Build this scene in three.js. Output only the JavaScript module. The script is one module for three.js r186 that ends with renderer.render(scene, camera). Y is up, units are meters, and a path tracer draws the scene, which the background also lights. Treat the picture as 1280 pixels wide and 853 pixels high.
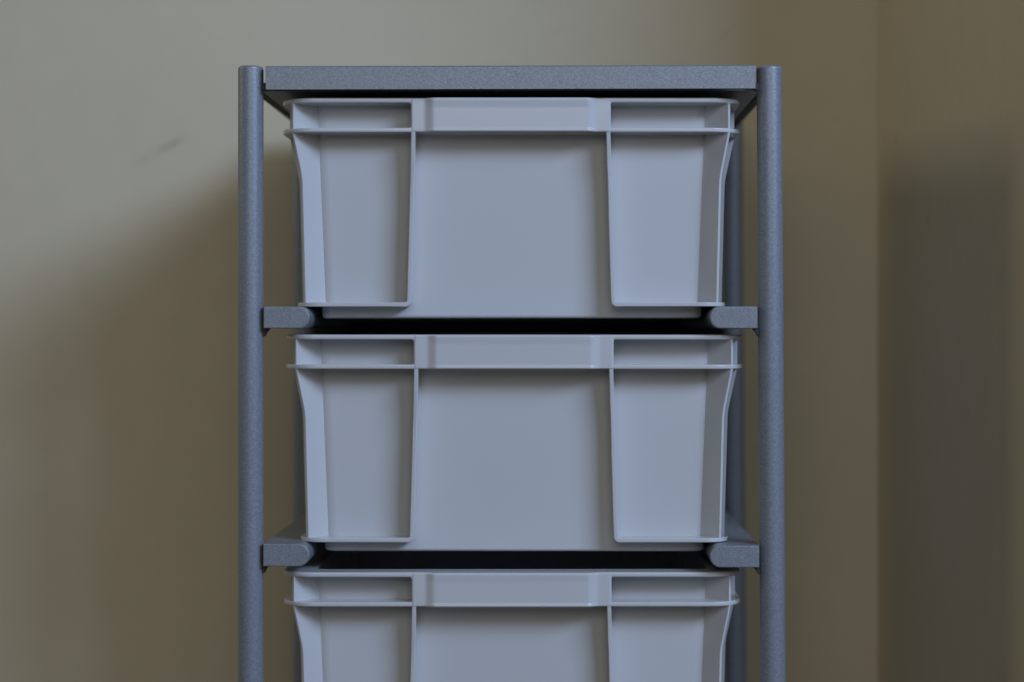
import * as THREE from 'three';
import { mergeGeometries } from 'three/addons/utils/BufferGeometryUtils.js';
import { RectAreaLightUniformsLib } from 'three/addons/lights/RectAreaLightUniformsLib.js';

// ---------------------------------------------------------------- camera, light, exposure
const EYE = 0.92;                 // height of the lens above the floor, m
const DIST = 1.8;                 // lens to the front of the rack, m
const S = 0.0007;                 // metres per photograph pixel at the front of the rack
const scene = new THREE.Scene();
const camera = new THREE.PerspectiveCamera(2 * Math.atan(426.5 * S / DIST) * 180 / Math.PI, 1280 / 853, 0.05, 30);
camera.position.set(0, EYE, DIST);
camera.setViewOffset(1280, 853, -55, 14.5, 1280, 853);
camera.focus = DIST - 0.004;
camera.userData.fStop = 2.5;
const renderer = new THREE.WebGLRenderer({ antialias: true });
renderer.toneMapping = THREE.LinearToneMapping;
renderer.toneMappingExposure = 0.97;
renderer.shadowMap.enabled = true;
scene.background = new THREE.Color().setRGB(0.045, 0.044, 0.04);
RectAreaLightUniformsLib.init();

const AIM = new THREE.Vector3(-0.05, EYE, -0.1);
// unseen daylight window, front right and above; added fill, behind; unseen warm source, left
const SKYLIGHT = { name: 'window_daylight', at: new THREE.Vector3(2.32, EYE + 1.8, 2.45), w: 1.9, h: 1.0, color: [0.50, 0.665, 1.0], power: 18.8 };
const FRONT_FILL = { name: 'front_fill_light', at: new THREE.Vector3(-0.05, EYE + 1.22, 3.2), w: 1.9, h: 1.4, color: [1.0, 0.985, 0.925], power: 1.7 };  // added frontal fill, stands in for light from the rest of the room
const SIDE = { name: 'unseen_side_light', at: new THREE.Vector3(-3.0, EYE + 1.2, -0.05), w: 1.5, h: 1.1, color: [1.0, 0.93, 0.80], power: 1.6 };  // out of view, placed to light the upper right wall warmly
for (const L of [SKYLIGHT, FRONT_FILL, SIDE]) {
  const a = new THREE.RectAreaLight(new THREE.Color().setRGB(...L.color), L.power, L.w, L.h);
  a.position.copy(L.at); a.lookAt(AIM); a.name = L.name;
  scene.add(a);
}

// ---------------------------------------------------------------- helpers
let seed = 7;
const rnd = () => { seed = (seed * 1664525 + 1013904223) >>> 0; return seed / 4294967296; };
const sm = (a, b, x) => { const t = Math.min(1, Math.max(0, (x - a) / (b - a))); return t * t * (3 - 2 * t); };
const lerp = THREE.MathUtils.lerp;
// metres from photograph measurements at a given depth
const X = (px, z = 0) => (px - 695) * S * (DIST - z) / DIST;
const Y = (py, z = 0) => EYE + (412 - py) * S * (DIST - z) / DIST;
function tag(o, label, category, group) { o.userData.label = label; o.userData.category = category; if (group) o.userData.group = group; return o; }
function mesh(name, geo, mat, parent = scene) {
  const m = new THREE.Mesh(geo, mat); m.name = name; m.castShadow = m.receiveShadow = true; parent.add(m); return m;
}
function structure(name, geo, mat) { const m = mesh(name, geo, mat); m.userData.kind = 'structure'; return m; }
// uv in metres, taken along the axis that the face points to
function metreUV(g) {
  if (g.index) g = g.toNonIndexed();
  const p = g.attributes.position, uv = new Float32Array(p.count * 2);
  const a = new THREE.Vector3(), b = new THREE.Vector3(), c = new THREE.Vector3(), n = new THREE.Vector3();
  for (let i = 0; i < p.count; i += 3) {
    a.fromBufferAttribute(p, i); b.fromBufferAttribute(p, i + 1); c.fromBufferAttribute(p, i + 2);
    n.crossVectors(b.clone().sub(a), c.clone().sub(a));
    const ax = Math.abs(n.x), ay = Math.abs(n.y), az = Math.abs(n.z);
    [a, b, c].forEach((v, k) => {
      const [s, t] = az >= ax && az >= ay ? [v.x, v.y] : ax >= ay ? [v.z, v.y] : [v.x, v.z];
      uv[(i + k) * 2] = s; uv[(i + k) * 2 + 1] = t;
    });
  }
  g.setAttribute('uv', new THREE.BufferAttribute(uv, 2));
  return g;
}
// smooth normals inside a crease angle, weighted by face area so that large flats stay flat beside their rounded edges
function areaNormals(g, ang) {
  g = g.index ? g.toNonIndexed() : g;
  const p = g.attributes.position, n = p.count, F = new Float64Array(n), at = new Map(), key = new Array(n), out = new Float32Array(n * 3), cosA = Math.cos(ang);
  const a = new THREE.Vector3(), b = new THREE.Vector3(), c = new THREE.Vector3();
  for (let i = 0; i < n; i += 3) {
    a.fromBufferAttribute(p, i); b.fromBufferAttribute(p, i + 1); c.fromBufferAttribute(p, i + 2);
    b.sub(a); c.sub(a); b.cross(c); F[i] = b.x; F[i + 1] = b.y; F[i + 2] = b.z;
    for (let k = 0; k < 3; k++) {
      const q = key[i + k] = Math.round(p.getX(i + k) * 1e6) + '_' + Math.round(p.getY(i + k) * 1e6) + '_' + Math.round(p.getZ(i + k) * 1e6);
      if (!at.has(q)) at.set(q, []); at.get(q).push(i);
    }
  }
  for (let i = 0; i < n; i += 3) {
    const fx = F[i], fy = F[i + 1], fz = F[i + 2], fl = Math.hypot(fx, fy, fz) || 1;
    for (let k = 0; k < 3; k++) {
      let x = 0, y = 0, z = 0;
      for (const j of at.get(key[i + k])) { const l = Math.hypot(F[j], F[j + 1], F[j + 2]); if (l > 0 && (fx * F[j] + fy * F[j + 1] + fz * F[j + 2]) / (fl * l) >= cosA) { x += F[j]; y += F[j + 1]; z += F[j + 2]; } }
      const l = Math.hypot(x, y, z); out.set(l > 0 ? [x / l, y / l, z / l] : [fx / fl, fy / fl, fz / fl], (i + k) * 3);
    }
  }
  g.setAttribute('normal', new THREE.BufferAttribute(out, 3)); return g;
}
const soft = (g, ang = 0.6) => metreUV(areaNormals(g, ang));
function clean(g) { g = g.index ? g.toNonIndexed() : g; for (const k of Object.keys(g.attributes)) if (!['position', 'normal', 'uv'].includes(k)) g.deleteAttribute(k); return g; }
function join(list) { return mergeGeometries(list.map((g) => { g = clean(g); g.clearGroups?.(); return g; })); }
function box(x0, x1, y0, y1, z0, z1, bev = 0) {
  if (!bev) { const g = new THREE.BoxGeometry(x1 - x0, y1 - y0, z1 - z0); g.translate((x0 + x1) / 2, (y0 + y1) / 2, (z0 + z1) / 2); return metreUV(g); }
  const s = new THREE.Shape([[x0 + bev, y0 + bev], [x1 - bev, y0 + bev], [x1 - bev, y1 - bev], [x0 + bev, y1 - bev]].map((q) => new THREE.Vector2(...q)));
  const g = new THREE.ExtrudeGeometry(s, { depth: z1 - z0 - 2 * bev, bevelThickness: bev, bevelSize: bev, bevelSegments: 3 });
  g.translate(0, 0, z0 + bev);
  return soft(g);
}

// ---------------------------------------------------------------- textures
function noiseField(n, radius) {           // wrapped, smoothed white noise, zero mean, unit deviation
  let a = new Float32Array(n * n).map(() => rnd() - 0.5);
  for (let pass = 0; pass < 2; pass++) for (const [dx, dy] of [[1, 0], [0, 1]]) {
    const b = new Float32Array(n * n);
    for (let y = 0; y < n; y++) for (let x = 0; x < n; x++) {
      let s = 0;
      for (let k = -radius; k <= radius; k++) s += a[((y + dy * k + n) % n) * n + ((x + dx * k + n) % n)];
      b[y * n + x] = s;
    }
    a = b;
  }
  let m = 0, v = 0; for (const q of a) m += q; m /= a.length; for (const q of a) v += (q - m) ** 2; v = Math.sqrt(v / a.length);
  return a.map((q) => (q - m) / v);
}
function dataTex(w, h, f, srgb = true) {
  const d = new Uint8Array(w * h * 4);
  for (let y = 0; y < h; y++) for (let x = 0; x < w; x++) {
    const c = f(x, y), i = (y * w + x) * 4;
    for (let k = 0; k < 3; k++) d[i + k] = Math.max(0, Math.min(255, Math.round(255 * (Array.isArray(c) ? c[k] : c))));
    d[i + 3] = 255;
  }
  const t = new THREE.DataTexture(d, w, h); t.wrapS = t.wrapT = THREE.RepeatWrapping; t.magFilter = THREE.LinearFilter; t.minFilter = THREE.LinearMipmapLinearFilter; t.generateMipmaps = true;
  if (srgb) t.colorSpace = THREE.SRGBColorSpace;
  t.needsUpdate = true; return t;
}
const N = 1024, fineN = noiseField(N, 1), midN = noiseField(N, 2), wideN = noiseField(512, 14);
// metal-flake powder coat: 0.25 m tile
const speck = dataTex(N, N, (x, y) => {
  const i = y * N + x, f = midN[i] * 0.02 + fineN[i] * 0.024, flake = fineN[i] > 2.3 ? 0.06 : 0;
  const v = 0.80 + f + flake; return [v * 0.985, v, v * 1.01];
});
speck.repeat.set(5, 5);
const speckBump = dataTex(N, N, (x, y) => 0.5 + 0.16 * midN[y * N + x], false); speckBump.repeat.set(5, 5);
const peel = dataTex(512, 512, (x, y) => { const i = y * 2 * N + x * 2; return 0.5 + 0.15 * wideN[(y * 3 % 512) * 512 + (x * 3 % 512)] + 0.05 * midN[i]; }, false); peel.repeat.set(3, 3);

// plastic: slight unevenness of the gloss from handling, 0.35 m tile
const sheenTex = dataTex(512, 512, (x, y) => 0.82 + 0.05 * wideN[y * 512 + x] + 0.015 * midN[(y * 2) * N + x * 2], false); sheenTex.repeat.set(2.85, 2.85);
// wall paint: faint roller mottling and a few scuffs, mapped over the whole wall in metres
const WALL_Z = -0.44, SIDE_LEN = 0.478, FLARE = 0.1194, CORNER = X(1097, WALL_Z);
const WX0 = -2.6, WY1 = 2.6;
function wallTex(w, h, spanU, spanV, marks, tone) {
  const big = noiseField(256, 9);
  return dataTex(w, h, (x, y) => {
    const u = x / w * spanU, v = y / h * spanV;
    let k = 1 + 0.002 * wideN[((y * 2) % 512) * 512 + (x * 2) % 512] + 0.002 * big[(y % 256) * 256 + (x % 256)];
    for (const [mu, mv, ru, rv, ang, amount] of marks) {
      const amt = amount * 0.42;
      const du = u - mu, dv = v - mv, c = Math.cos(ang), s = Math.sin(ang), a = (du * c + dv * s) / ru, b = (-du * s + dv * c) / rv;
      const q = a * a + b * b; if (q < 9) k *= 1 - amt * Math.exp(-q) * (1 + 0.25 * big[((y * 3) % 256) * 256 + (x * 3) % 256]);
    }
    return tone.map((t) => t * k);
  });
}
const bm = (px, py, ru, rv, a, amt) => [X(px, WALL_Z) - WX0, Y(py, WALL_Z), ru, rv, a, amt];
const backTex = wallTex(2048, 2048, CORNER - WX0, WY1, [
  bm(216, 181, 0.012, 0.0045, 0.45, 0.22), bm(196, 191, 0.016, 0.0045, 0.5, 0.09), bm(174, 204, 0.010, 0.005, 0.5, 0.09),
  bm(101, 345, 0.008, 0.03, 0.1, 0.05), bm(150, 407, 0.008, 0.006, 0, 0.05), bm(699, 38, 0.013, 0.004, 0, 0.06), bm(905, 46, 0.012, 0.003, 0.8, 0.06),
  bm(120, 385, 0.009, 0.004, 0.3, 0.04), bm(60, 560, 0.012, 0.006, 1.0, 0.03), bm(225, 640, 0.006, 0.006, 0, 0.03), bm(1040, 150, 0.006, 0.004, 0, 0.04),
], [0.81, 0.768, 0.662]);
const sideTex = wallTex(1024, 2048, SIDE_LEN, WY1, [
  [0.072, Y(176, -0.369), 0.005, 0.004, 0, 0.3], [0.184, Y(276, -0.257), 0.006, 0.003, 0, 0.2], [0.40, Y(350, -0.043), 0.012, 0.006, 0.4, 0.1], [0.3, Y(520, -0.14), 0.012, 0.008, 0, 0.06],
], [0.805, 0.752, 0.63]);  // same paint toned warmer than the back wall, to warm the shade here

// ---------------------------------------------------------------- materials
const M = {
  coat: new THREE.MeshPhysicalMaterial({ color: new THREE.Color().setRGB(0.42, 0.447, 0.495), map: speck, roughness: 0.42, metalness: 0.28, bumpMap: speckBump, bumpScale: 0.00006 }),
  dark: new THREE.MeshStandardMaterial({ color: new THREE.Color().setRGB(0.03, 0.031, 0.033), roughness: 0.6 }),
  bin: new THREE.MeshPhysicalMaterial({ color: new THREE.Color().setRGB(0.58, 0.585, 0.59), roughness: 0.21, roughnessMap: sheenTex, ior: 1.5 }),
  back: new THREE.MeshStandardMaterial({ map: backTex, roughness: 0.85, bumpMap: peel, bumpScale: 0.0001 }),
  side: new THREE.MeshStandardMaterial({ map: sideTex, roughness: 0.85, bumpMap: peel, bumpScale: 0.0001 }),
  floor: new THREE.MeshStandardMaterial({ color: new THREE.Color().setRGB(0.22, 0.175, 0.13), roughness: 0.6 }),
  frame: new THREE.MeshStandardMaterial({ color: new THREE.Color().setRGB(0.6, 0.6, 0.58), roughness: 0.6 }),
};

// ---------------------------------------------------------------- the setting: floor and the corner of the room
structure('floor', box(-3.6, 2.4, -0.06, 0, WALL_Z - 0.12, 2.6), M.floor);
{
  const g = new THREE.BoxGeometry(CORNER - WX0, WY1, 0.12); g.translate((CORNER + WX0) / 2, WY1 / 2 + 0.001, WALL_Z - 0.06);
  structure('wall_back', g, M.back);
  // the right wall meets the back wall at slightly more than a right angle
  const h = new THREE.BoxGeometry(0.12, WY1, SIDE_LEN + 0.02);
  { // uv over the face in metres, measured from the corner towards the camera
    const p = h.attributes.position, uv = h.attributes.uv;
    for (let i = 0; i < p.count; i++) uv.setXY(i, (p.getZ(i) + SIDE_LEN / 2 - 0.01) / SIDE_LEN, (p.getY(i) + WY1 / 2) / WY1);
  }
  h.translate(0.06, WY1 / 2 + 0.001, SIDE_LEN / 2 - 0.01);
  const side = structure('wall_right', h, M.side); side.position.set(CORNER, 0, WALL_Z); side.rotation.y = FLARE;
}

// ---------------------------------------------------------------- the rack
const RACK_Z = -0.375, FRONT = 0.0111;      // rear post centres; front faces of the rack
const rack = new THREE.Group(); rack.name = 'storage_rack'; scene.add(rack);
tag(rack, 'grey speckled metal rack with round posts and flat top shelf holding the bins', 'rack');
const PL = X(313.3), PR = X(961.6), POST_R = 0.01108, TOP = Y(83.2);
function post(x, z, tilt) {
  const pts = [[0, TOP], [POST_R - 0.0022, TOP], [POST_R - 0.0011, TOP - 0.0004], [POST_R - 0.0003, TOP - 0.0013], [POST_R, TOP - 0.0026], [POST_R, 0.4], [POST_R, 0.002], [0, 0.002]].reverse().map((q) => new THREE.Vector2(q[0], q[1] - TOP));
  const g = new THREE.LatheGeometry(pts, 48), p = g.attributes.position, uv = g.attributes.uv;
  for (let i = 0; i < p.count; i++) uv.setXY(i, uv.getX(i) * 2 * Math.PI * POST_R + x, p.getY(i));
  const m = mesh('post', g, M.coat, rack); m.position.set(x, TOP, z); m.rotation.z = tilt; return m;
}
post(PL, 0, 0); post(PR, 0, 0.0062); post(PL, RACK_Z, 0); post(PR, RACK_Z, 0.0062);

// top shelf: a folded sheet-metal tray between the posts
{
  const x0 = X(331.8, FRONT), x1 = X(944.6, FRONT), yT = Y(82.3, FRONT), yB = Y(110.6, FRONT), zb = RACK_Z - FRONT;
  const shelf = new THREE.Group(); shelf.name = 'top_shelf'; rack.add(shelf);
  shelf.position.set((x0 + x1) / 2, (yT + yB) / 2, 0); shelf.rotation.z = 0.0023;
  const cx = shelf.position.x, cy = shelf.position.y;
  const at = (g) => g.translate(-cx, -cy, 0);
  // profile of the sheet seen from the side: top, rounded folds, front and rear lips
  const t = 0.0012, r = 0.0016, H = yT - yB, s = new THREE.Shape();
  s.moveTo(FRONT, -H); s.lineTo(FRONT, -r); s.absarc(FRONT - r, -r, r, 0, Math.PI / 2); s.lineTo(zb + r, 0); s.absarc(zb + r, -r, r, Math.PI / 2, Math.PI);
  s.lineTo(zb, -H); s.lineTo(zb + t, -H); s.lineTo(zb + t, -t); s.lineTo(FRONT - t, -t); s.lineTo(FRONT - t, -H); s.closePath();
  const g = new THREE.ExtrudeGeometry(s, { depth: x1 - x0 - 0.001, bevelThickness: 0.0005, bevelSize: 0.0004, bevelSegments: 2 });
  g.rotateY(-Math.PI / 2); g.translate(x1 - 0.0005, yT, 0);    // profile z axis was drawn as x
  // rotateY(-90): (x,y,z) -> (-z, y, x)
  mesh('tray', soft(at(g)), M.coat, shelf);
  mesh('underside', at(box(X(323, FRONT), X(953.5, FRONT), yB + 0.0006, yB + 0.003, zb + 0.004, -POST_R - 0.0015)), M.coat, shelf);
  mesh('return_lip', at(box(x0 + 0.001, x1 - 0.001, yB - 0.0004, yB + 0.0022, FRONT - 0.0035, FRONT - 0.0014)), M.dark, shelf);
}
for (const [a, b] of [[312.4, 322.5], [954, 964]]) mesh('side_rail', box(X(a), X(b), Y(111.5), Y(98), RACK_Z + 0.008, -0.008), M.dark, rack);
for (const [a, b] of [[324, 333.5], [943, 953]]) mesh('connector', box(X(a), X(b), Y(113), Y(104.5), -0.006, 0.006), M.dark, rack);

// runners: flat bars with one rounded edge that carry the bins, each with a small welded bracket under it
function runner(side, pyT, pyB, pe, bev = 0.0009) {
  const inner = side < 0 ? X(386.6, FRONT) : X(887.6, FRONT), outer = X(pe, FRONT) + (side < 0 ? bev : -bev);
  const y0 = Y(pyB, FRONT) + bev, y1 = Y(pyT, FRONT) - bev, R = (y1 - y0) / 2, d = side < 0 ? 1 : -1, xi = inner - d * (R + bev), s = new THREE.Shape();
  s.moveTo(outer, y0); s.lineTo(xi, y0); s.absarc(xi, y0 + R, R, -Math.PI / 2, Math.PI / 2, side > 0); s.lineTo(outer, y1); s.closePath();
  const len = FRONT - RACK_Z + FRONT;
  const g = new THREE.ExtrudeGeometry(s, { depth: len - 2 * bev, bevelThickness: bev, bevelSize: bev, bevelSegments: 3, curveSegments: 18 });
  g.translate(0, 0, RACK_Z - FRONT + bev);
  const m = mesh('runner', soft(g, 0.7), M.coat, rack);
  const xb = side < 0 ? PL + POST_R - 0.001 : PR - POST_R + 0.003, yb = Y(pyB, FRONT) - 0.0001, k = new THREE.Shape();
  for (const [i, [dx, dy]] of [[-0.002, 0.0006], [0.0062, 0.0006], [0.0062, -0.0006], [0.0036, -0.0032], [0.0018, -0.0068], [-0.002, -0.0068]].entries()) k[i ? 'lineTo' : 'moveTo'](xb + d * dx, yb + dy);
  const bg = new THREE.ExtrudeGeometry(k, { depth: 0.012, bevelEnabled: false }); bg.translate(0, 0, -0.008);
  mesh('bracket', metreUV(bg), M.dark, m);
}
runner(-1, 383.3, 410.6, 329.2); runner(1, 383.2, 410.8, 946.9); runner(-1, 680.2, 708.4, 328.6); runner(1, 682.4, 709.8, 949.3); runner(-1, 979, 1007, 328.6); runner(1, 980, 1008, 951);
// dark bars across the back at each tier, closing the gaps to view
for (const [a, b] of [[383, 424], [676, 716], [975, 1010]]) mesh('dark_back_bar', box(PL - 0.004, PR + 0.006, Y(b), Y(a), RACK_Z - 0.0165, RACK_Z - 0.0085, 0.001), M.dark, rack);
// low bars at the foot hold the posts together, below the picture
for (const z of [0, RACK_Z]) mesh('foot_bar', box(PL, PR + 0.005, 0.05, 0.075, z - 0.006, z + 0.006, 0.001), M.coat, rack);

// ---------------------------------------------------------------- the bins
// local frame: x across, y down from the rim's top at 0, z = 0 at the front of the rim, all metres
const L = 0.38, mm = 0.001, U = S;          // U: one photograph pixel
const yRim = [-6.2 * U, 0], yFl = [-43.0 * U, -37.3 * U], yBot = [-261.2 * U, -255.6 * U], yBody = -275.6 * U;
function outline(hw, zf, zb, r, n = 10, bulge = 0) {     // counter-clockwise seen from above, in (x, -z)
  const p = [], arc = (cx, cz, a0) => { for (let i = 0; i <= n; i++) { const a = a0 + i / n * Math.PI / 2; p.push(new THREE.Vector2(cx + r * Math.cos(a), cz + r * Math.sin(a))); } };
  // shape y is depth: shape y = -z
  arc(hw - r, -zb - r, 0); arc(-hw + r, -zb - r, Math.PI / 2); arc(-hw + r, -zf + r, Math.PI);
  if (bulge) for (let i = 0; i <= 14; i++) for (const _ of [0]) { const x = -77 * mm + i / 14 * 11 * mm; p.push(new THREE.Vector2(x, -zf - bulge * sm(-76.5 * mm, -66.5 * mm, x))); }
  if (bulge) for (let i = 0; i <= 14; i++) { const x = 66 * mm + i / 14 * 11 * mm; p.push(new THREE.Vector2(x, -zf - bulge * (1 - sm(66.5 * mm, 76.5 * mm, x)))); }
  arc(hw - r, -zf + r, Math.PI * 1.5);
  return p;
}
function plate(outer, hole, y0, y1, bev) {               // horizontal plate with a rounded edge
  const inset = (pts, d) => {                            // pull a closed outline inwards
    const out = []; const n = pts.length;
    for (let i = 0; i < n; i++) {
      const a = pts[(i + n - 1) % n], c = pts[(i + 1) % n], t = c.clone().sub(a).normalize();
      out.push(pts[i].clone().add(new THREE.Vector2(-t.y, t.x).multiplyScalar(d)));
    }
    return out;
  };
  const s = new THREE.Shape(inset(outer, bev)); if (hole) s.holes.push(new THREE.Path(hole));
  const g = new THREE.ExtrudeGeometry(s, { depth: y1 - y0 - 2 * bev, bevelThickness: bev, bevelSize: bev, bevelSegments: 4 });
  g.rotateX(-Math.PI / 2); g.translate(0, y0 + bev, 0);
  return soft(g, 0.9);
}
const bodyAt = (y) => { const k = y / yBody; return { hw: lerp(177, 169.6, k) * mm, zf: lerp(-24, -29, k) * mm, zb: -L + lerp(24, 29, k) * mm, r: 12 * mm }; };
const bodyOutline = (y, d = 0) => {                       // with extra points beside each corner, so that the flats stay flat in the shading
  const b = bodyAt(y), p = outline(b.hw - d, b.zf - d, b.zb + d, b.r - d, 8), out = [];
  p.forEach((q, i) => { out.push(q); const n = p[(i + 1) % p.length], l = q.distanceTo(n); if (l > 0.05) for (const t of [0.0006 / l, 0.0015 / l, 0.5, 1 - 0.0015 / l, 1 - 0.0006 / l]) out.push(q.clone().lerp(n, t)); });
  return out;
};
function loftRings(rings) {                               // rings: [[Vector2...], y]; closes nothing
  const pos = [], n = rings[0][0].length;
  const v = (k, i) => { const [r, y] = rings[k], q = r[i % n]; return [q.x, y, -q.y]; };
  for (let k = 0; k + 1 < rings.length; k++) for (let i = 0; i < n; i++) pos.push(...v(k, i), ...v(k, i + 1), ...v(k + 1, i + 1), ...v(k, i), ...v(k + 1, i + 1), ...v(k + 1, i));
  const g = new THREE.BufferGeometry(); g.setAttribute('position', new THREE.Float32BufferAttribute(pos, 3)); return g;
}
function makeBody() {
  const rings = [], T = 2.4 * mm;
  // outside from the rim down, round the bottom edge, then inside back up
  const put = (y, d) => rings.push([bodyOutline(y, d), y]);
  put(-1.2 * mm, 0); for (let k = 1; k <= 8; k++) put(lerp(-1.2 * mm, yBody + 3.6 * mm, k / 8), 0);
  put(yBody + 2.7 * mm, 0); for (const [dy, d] of [[2, 0.15], [1, 0.75], [0.35, 1.6], [0, 3]]) put(yBody + dy * mm, d * mm);
  const cap = (ring, y, up) => { const s = new THREE.ShapeGeometry(new THREE.Shape(ring)); s.rotateX(-Math.PI / 2); s.translate(0, y, 0); if (!up) { const p = s.toNonIndexed(), a = p.attributes.position.array; for (let i = 0; i < a.length; i += 9) for (let k = 0; k < 3; k++) [a[i + 3 + k], a[i + 6 + k]] = [a[i + 6 + k], a[i + 3 + k]]; s.copy(p); } return s; };
  const inner = [];
  for (const [dy, d] of [[T, 5], [T + 0.6 * mm, 3.4], [T + 2.5 * mm, 2.4]]) inner.push([bodyOutline(yBody + dy, d * mm), yBody + dy]);
  inner.push([bodyOutline(-1.2 * mm, T), -1.2 * mm]);
  const strip = (g) => { g = g.index ? g.toNonIndexed() : g; for (const k of Object.keys(g.attributes)) if (k !== 'position') g.deleteAttribute(k); return g; };
  const parts = [loftRings(rings), cap(rings.at(-1)[0], yBody, false), cap(inner[0][0], yBody + T, true), loftRings(inner)].map(strip);
  let g = mergeGeometries(parts.map((q) => strip(q)));
  // wind every ring so that faces point away from the wall's middle: both sides are drawn, so only the shading normal matters
  return soft(g, 0.9);
}
// two straight runs with a short bend between them, d in photograph pixels
const bend = (d) => { const m = 5.2 * mm / 56; return d < 46 ? m * d : d > 66 ? m * 56 : m * (d - (d - 46) ** 2 / 40); };
// front edge of the ribs at height y: full depth at the ledge, drawn in below it
const edgeIn = (y) => { const d = yFl[0] - y; return d <= 0 ? 0 : bend(d / U) + 2.8 * mm * Math.min(1, d / (yFl[0] - yBot[0])); };
function ledgeOutline(y) { const e = edgeIn(y) / (8 * mm); return { hw: lerp(203, 190, e) * mm, zf: -8 * mm * e, r: lerp(30, 22, e) * mm }; }
function ribSolid(rows) {                                 // rows top to bottom: [outer(x,z), inner(x,z), y, half thickness]; a bevelled blade
  const pos = [];
  const ring = rows.map(([o, n, y, h]) => {
    const dx = o[0] - n[0], dz = o[1] - n[1], l = Math.hypot(dx, dz), tx = dx / l, tz = dz / l, px = -tz, pz = tx, c = Math.min(h * 0.5, 0.0008);
    const q = (a, s) => [o[0] + tx * -a + px * s, y, o[1] + tz * -a + pz * s];
    return [[n[0] + px * h, y, n[1] + pz * h], q(c, h), q(c * 0.3, h - c * 0.3), q(0, h - c), q(0, -h + c), q(c * 0.3, -h + c * 0.3), q(c, -h), [n[0] - px * h, y, n[1] - pz * h]];
  });
  for (let k = 0; k + 1 < ring.length; k++) for (let i = 0; i + 1 < 8; i++) pos.push(...ring[k][i], ...ring[k + 1][i], ...ring[k + 1][i + 1], ...ring[k][i], ...ring[k + 1][i + 1], ...ring[k][i + 1]);
  for (const [k, flip] of [[0, 0], [ring.length - 1, 1]]) for (let i = 1; i < 7; i++) { const t = [ring[k][0], ring[k][i], ring[k][i + 1]]; if (flip) t.reverse(); pos.push(...t.flat()); }
  const g = new THREE.BufferGeometry(); g.setAttribute('position', new THREE.Float32BufferAttribute(pos, 3)); return g;
}
const mirror = (g, sx, sz) => {                           // copies for the other corners, with the winding kept
  g = g.clone(); const p = g.attributes.position.array, zc = -L / 2, n = g.attributes.normal.array;
  for (let i = 0; i < p.length; i += 3) { if (sx < 0) { p[i] *= -1; n[i] *= -1; } if (sz < 0) { p[i + 2] = 2 * zc - p[i + 2]; n[i + 2] *= -1; } }
  if (sx * sz < 0) for (const a of Object.values(g.attributes)) { const s = a.itemSize, d = a.array; for (let i = 0; i < a.count; i += 3) for (let k = 0; k < s; k++) [d[(i + 1) * s + k], d[(i + 2) * s + k]] = [d[(i + 2) * s + k], d[(i + 1) * s + k]]; }
  return g;
};
function cornerRib(upper) {
  const rows = [], [ya, yb] = upper ? [yRim[0] + 0.5 * mm, yFl[1] - 0.5 * mm] : [yFl[0] + 0.5 * mm, yBot[1] - 0.5 * mm], a = 50 * Math.PI / 180, n = upper ? 2 : 24;
  for (let k = 0; k <= n; k++) {
    const y = lerp(ya, yb, k / n), o = ledgeOutline(Math.min(y, yFl[0])), b = bodyAt(y), e = upper ? 0.3 * mm : 0.3 * mm;
    rows.push([[o.hw - o.r + (o.r - e) * Math.cos(a), o.zf - o.r + (o.r - e) * Math.sin(a)], [b.hw - b.r + 7.6 * mm, b.zf - b.r + 7.6 * mm], y, 1.45 * mm]);
  }
  return soft(ribSolid(rows), 0.7);
}
function sideRib(upper) {
  const rows = [], [ya, yb] = upper ? [yRim[0] + 0.5 * mm, yFl[1] - 0.5 * mm] : [yFl[0] + 0.5 * mm, yBot[1] - 0.5 * mm], n = upper ? 1 : 24, z = -62 * mm;
  for (let k = 0; k <= n; k++) { const y = lerp(ya, yb, k / n), e = upper ? 0 : edgeIn(y) / (8 * mm); rows.push([[lerp(201, 189.3, e) * mm, z], [bodyAt(y).hw - 1.4 * mm, z], y, 1.45 * mm]); }
  return soft(ribSolid(rows), 0.7);
}
// inner rib: runs down from the ledge and turns outwards into the bottom ledge with a rounded corner (left front one)
function innerRib() {
  const w = 3.7 * mm, s = new THREE.Shape(), bev = 0.7 * mm, xa = (y) => lerp(-83.6, -88.0, (y - yFl[0]) / (yBot[0] - yFl[0])) * mm;   // centre-side edge
  const yt = yFl[0] + 0.4 * mm, yb = yBot[0], h = yBot[1] - yBot[0], R = 5.2 * mm, i = bev, xe = xa(yb) - 9.5 * mm;
  s.moveTo(xa(yt) - i, yt); s.lineTo(xa(yt) - w + i, yt);
  for (let k = 1; k <= 24; k++) { const y = lerp(yt, yb + h + 0.8 * mm, k / 24); s.lineTo(xa(y) - w + i, y); }
  s.lineTo(xa(yb) - w - 0.8 * mm, yb + h - i); s.lineTo(xe, yb + h - i); s.lineTo(xe, yb + i);
  const cx = xa(yb) - R, cy = yb + R;
  s.lineTo(cx, yb + i); s.absarc(cx, cy, R - i, -Math.PI / 2, 0);
  for (let k = 23; k >= 1; k--) { const y = lerp(yt, cy, k / 24); s.lineTo(xa(y) - i, y); }
  s.closePath();
  const D = 20 * mm, g = new THREE.ExtrudeGeometry(s, { depth: D, bevelThickness: bev, bevelSize: bev, bevelSegments: 3, curveSegments: 10 });
  const p = g.attributes.position;
  for (let k = 0; k < p.count; k++) {
    const y = p.getY(k), z = p.getZ(k), front = -edgeIn(y) - 0.25 * mm;
    p.setZ(k, z > D / 2 ? front - (D + bev - z) : bodyAt(y).zf - 1.2 * mm);
  }
  return soft(g, 0.7);
}
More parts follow.
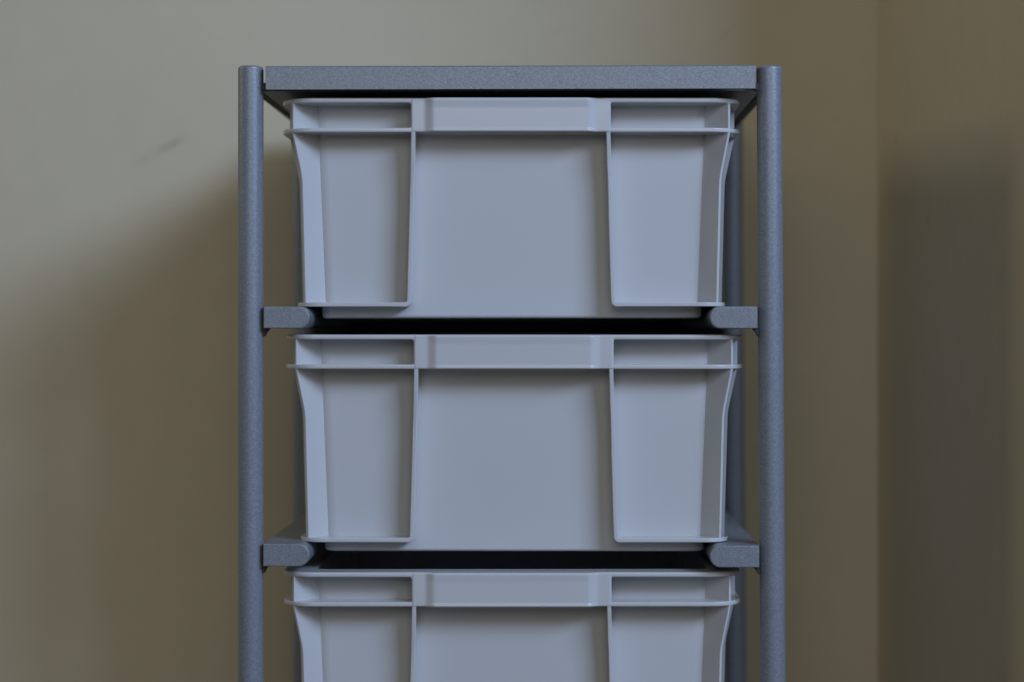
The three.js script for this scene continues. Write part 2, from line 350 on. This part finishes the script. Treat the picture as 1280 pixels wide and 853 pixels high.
// bottom ledge: a C in plan, from the front inner rib round the side to the rear one (left half)
function bottomLedge() {
  const y0 = yBot[0] + 0.08 * mm, y1 = yBot[1] - 0.08 * mm, bev = 0.8 * mm, o = ledgeOutline(yBot[0]), b = bodyAt(yBot[0]), xs = -94 * mm;
  const full = outline(o.hw, o.zf - 0.3 * mm, -L - o.zf + 0.3 * mm, o.r, 10), hole = outline(b.hw - 1 * mm, b.zf - 1 * mm, b.zb + 1 * mm, b.r - 1 * mm, 8);
  const left = (pts) => pts.filter((q) => q.x < xs);
  const A = left(full), B = left(hole).reverse();
  const pts = [new THREE.Vector2(xs, A[0].y), ...A, new THREE.Vector2(xs, A.at(-1).y), new THREE.Vector2(xs, B[0].y), ...B, new THREE.Vector2(xs, B.at(-1).y)];
  return plate(pts, null, y0, y1, bev);
}
// handle panel between rim and ledge with its raised field
function handlePanel() {
  const y0 = yFl[0], y1 = yRim[1] - 0.2 * mm, half = 87.6 * mm, nx = 160, ny = 44, pos = [], e = 1.1 * mm;
  const f = (i, j) => {
    let x = lerp(-half, half, i / nx), y = lerp(y0, y1, j / ny);
    const bump = sm(-76.5 * mm, -66.5 * mm, x) * (1 - sm(66.5 * mm, 76.5 * mm, x));
    const field = sm(y0 + 2.2 * mm, y0 + 3.1 * mm, y) * (1 - sm(y1 - 9 * mm, y1 - 1.5 * mm, y)) * bump;
    let z = 0.3 * mm + 4.4 * mm * bump - 0.8 * mm * field;
    const dx = Math.min(x + half, half - x), dy = Math.min(y - y0, y1 - y), round = (d) => d >= e ? 0 : e - Math.sqrt(Math.max(0, e * e - (e - d) ** 2));
    z -= Math.max(round(dx), round(dy));
    return [x, y, z];
  };
  const bk = (i, j) => { const q = f(i, j); return [q[0], q[1], q[2] > 0 ? -3 * mm + Math.max(0, q[2] - 0.3 * mm) : -3 * mm]; };
  for (let i = 0; i < nx; i++) for (let j = 0; j < ny; j++) {
    const a = f(i, j), b = f(i + 1, j), c = f(i + 1, j + 1), d = f(i, j + 1); pos.push(...a, ...b, ...c, ...a, ...c, ...d);
    const A = bk(i, j), B = bk(i + 1, j), C = bk(i + 1, j + 1), D = bk(i, j + 1); pos.push(...A, ...C, ...B, ...A, ...D, ...C);
  }
  for (let i = 0; i < nx; i++) for (const j of [0, ny]) { const a = f(i, j), b = f(i + 1, j), A = bk(i, j), B = bk(i + 1, j); pos.push(...(j ? [a, b, B, a, B, A] : [a, B, b, a, A, B]).flat()); }
  for (let j = 0; j < ny; j++) for (const i of [0, nx]) { const a = f(i, j), b = f(i, j + 1), A = bk(i, j), B = bk(i, j + 1); pos.push(...(i ? [a, B, b, a, A, B] : [a, b, B, a, B, A]).flat()); }
  const g = new THREE.BufferGeometry(); g.setAttribute('position', new THREE.Float32BufferAttribute(pos, 3));
  const list = [soft(g, 1.0)];
  // small fillets in the corners of the slots beside the handle
  for (const sx of [-1, 1]) for (const sy of [0, 1]) {
    const r = 1.7 * mm, cx = sx * (half - 0.5 * mm), cy = sy ? yRim[0] + 0.3 * mm : yFl[1] - 0.3 * mm, R = r + 0.6 * mm, s = new THREE.Shape();
    s.moveTo(cx, cy); s.lineTo(cx + sx * R, cy);
    for (let k = 0; k <= 8; k++) { const a = k / 8 * Math.PI / 2; s.lineTo(cx + sx * (R - R * Math.sin(a)), cy + (sy ? -1 : 1) * (R - R * Math.cos(a))); }
    s.closePath();
    const q = new THREE.ExtrudeGeometry(s, { depth: 2.2 * mm, bevelEnabled: false }); q.translate(0, 0, -2.6 * mm); list.push(soft(q, 0.7));
  }
  return join(list);
}
const G = {
  body: makeBody(),
  rim: plate(outline(203 * mm, 0, -L, 30 * mm, 14, 4.3 * mm), bodyOutline(0, 1.2 * mm).slice().reverse(), yRim[0], yRim[1], 1.5 * mm),
  ledge: plate(outline(203 * mm, 0, -L, 30 * mm, 14, 4.3 * mm), bodyOutline(yFl[0], 1 * mm).slice().reverse(), yFl[0], yFl[1], 1.2 * mm),
  handle: handlePanel(), inner: innerRib(), bottom: bottomLedge(), cu: cornerRib(true), cl: cornerRib(false), su: sideRib(true), sl: sideRib(false),
};
const quad = (g) => [[1, 1], [-1, 1], [1, -1], [-1, -1]].map(([a, b]) => mirror(g, a, b));
const Q = { inner: quad(G.inner), bottom: [G.bottom, mirror(G.bottom, -1, 1)], cu: quad(G.cu), cl: quad(G.cl), su: quad(G.su), sl: quad(G.sl), handle: [G.handle, mirror(G.handle, 1, -1)] };
function makeBin() {
  const b = new THREE.Group(); b.name = 'storage_bin'; scene.add(b);
  mesh('body', G.body, M.bin, b); mesh('rim', G.rim, M.bin, b); mesh('ledge', G.ledge, M.bin, b);
  for (const g of Q.handle) mesh('handle_panel', g, M.bin, b);
  for (const g of Q.inner) mesh('rib', g, M.bin, b);
  for (let k = 0; k < 4; k++) { mesh('corner_rib', join([Q.cu[k], Q.cl[k]]), M.bin, b); mesh('side_rib', join([Q.su[k], Q.sl[k]]), M.bin, b); }
  for (const g of Q.bottom) mesh('bottom_ledge', g, M.bin, b);
  return b;
}
const proto = makeBin();
[
  [638.4, 122.2, 'pale grey plastic bin on the highest tier, right under the top shelf'],
  [642.0, 418.6, 'pale grey plastic bin on the middle tier between two other bins'],
  [639.4, 715.9, 'pale grey plastic bin lowest in view, cut off by the bottom edge'],
].forEach(([px, py, label], i) => {
  const b = i ? proto.clone() : proto; if (i) { b.name = 'storage_bin_00' + i; scene.add(b); }
  b.position.set(X(px), Y(py), 0); b.rotation.set(0, [0.0012, -0.0022, 0.0018][i], [0.0006, -0.0004, 0.0003][i]);
  tag(b, label, 'storage bin', 'bins hung in the rack');
});

// ---------------------------------------------------------------- light panels out of view: window, added front fill, left source
function lightPanel(Lq, name, label, category, glow) {
  const w = new THREE.Group(); w.name = name; scene.add(w); tag(w, label, category);
  w.position.copy(Lq.at); w.lookAt(AIM); w.translateZ(-0.03);
  const pane = new THREE.MeshStandardMaterial({ color: 0x222222, roughness: 0.5, emissive: new THREE.Color().setRGB(...Lq.color), emissiveIntensity: glow });
  mesh('pane', box(-Lq.w / 2, Lq.w / 2, -Lq.h / 2, Lq.h / 2, -0.01, 0), pane, w);
  const f = 0.06;
  for (const [a, b, c, d] of [[-Lq.w / 2 - f, Lq.w / 2 + f, Lq.h / 2, Lq.h / 2 + f], [-Lq.w / 2 - f, Lq.w / 2 + f, -Lq.h / 2 - f, -Lq.h / 2], [-Lq.w / 2 - f, -Lq.w / 2, -Lq.h / 2, Lq.h / 2], [Lq.w / 2, Lq.w / 2 + f, -Lq.h / 2, Lq.h / 2]])
    mesh('frame', box(a, b, c, d, -0.03, 0.012), M.frame, w);
}
lightPanel(SKYLIGHT, 'window', 'bright daylight window high on the right behind the camera', 'window', 1);
lightPanel(FRONT_FILL, 'front_fill_panel', 'wide added fill panel with pale warm light behind the camera', 'window', 0.5);

lightPanel(SIDE, 'unseen_side_source', 'unseen source of warm light left outside the picture, lighting the right wall', 'window', 1);

renderer.render(scene, camera);
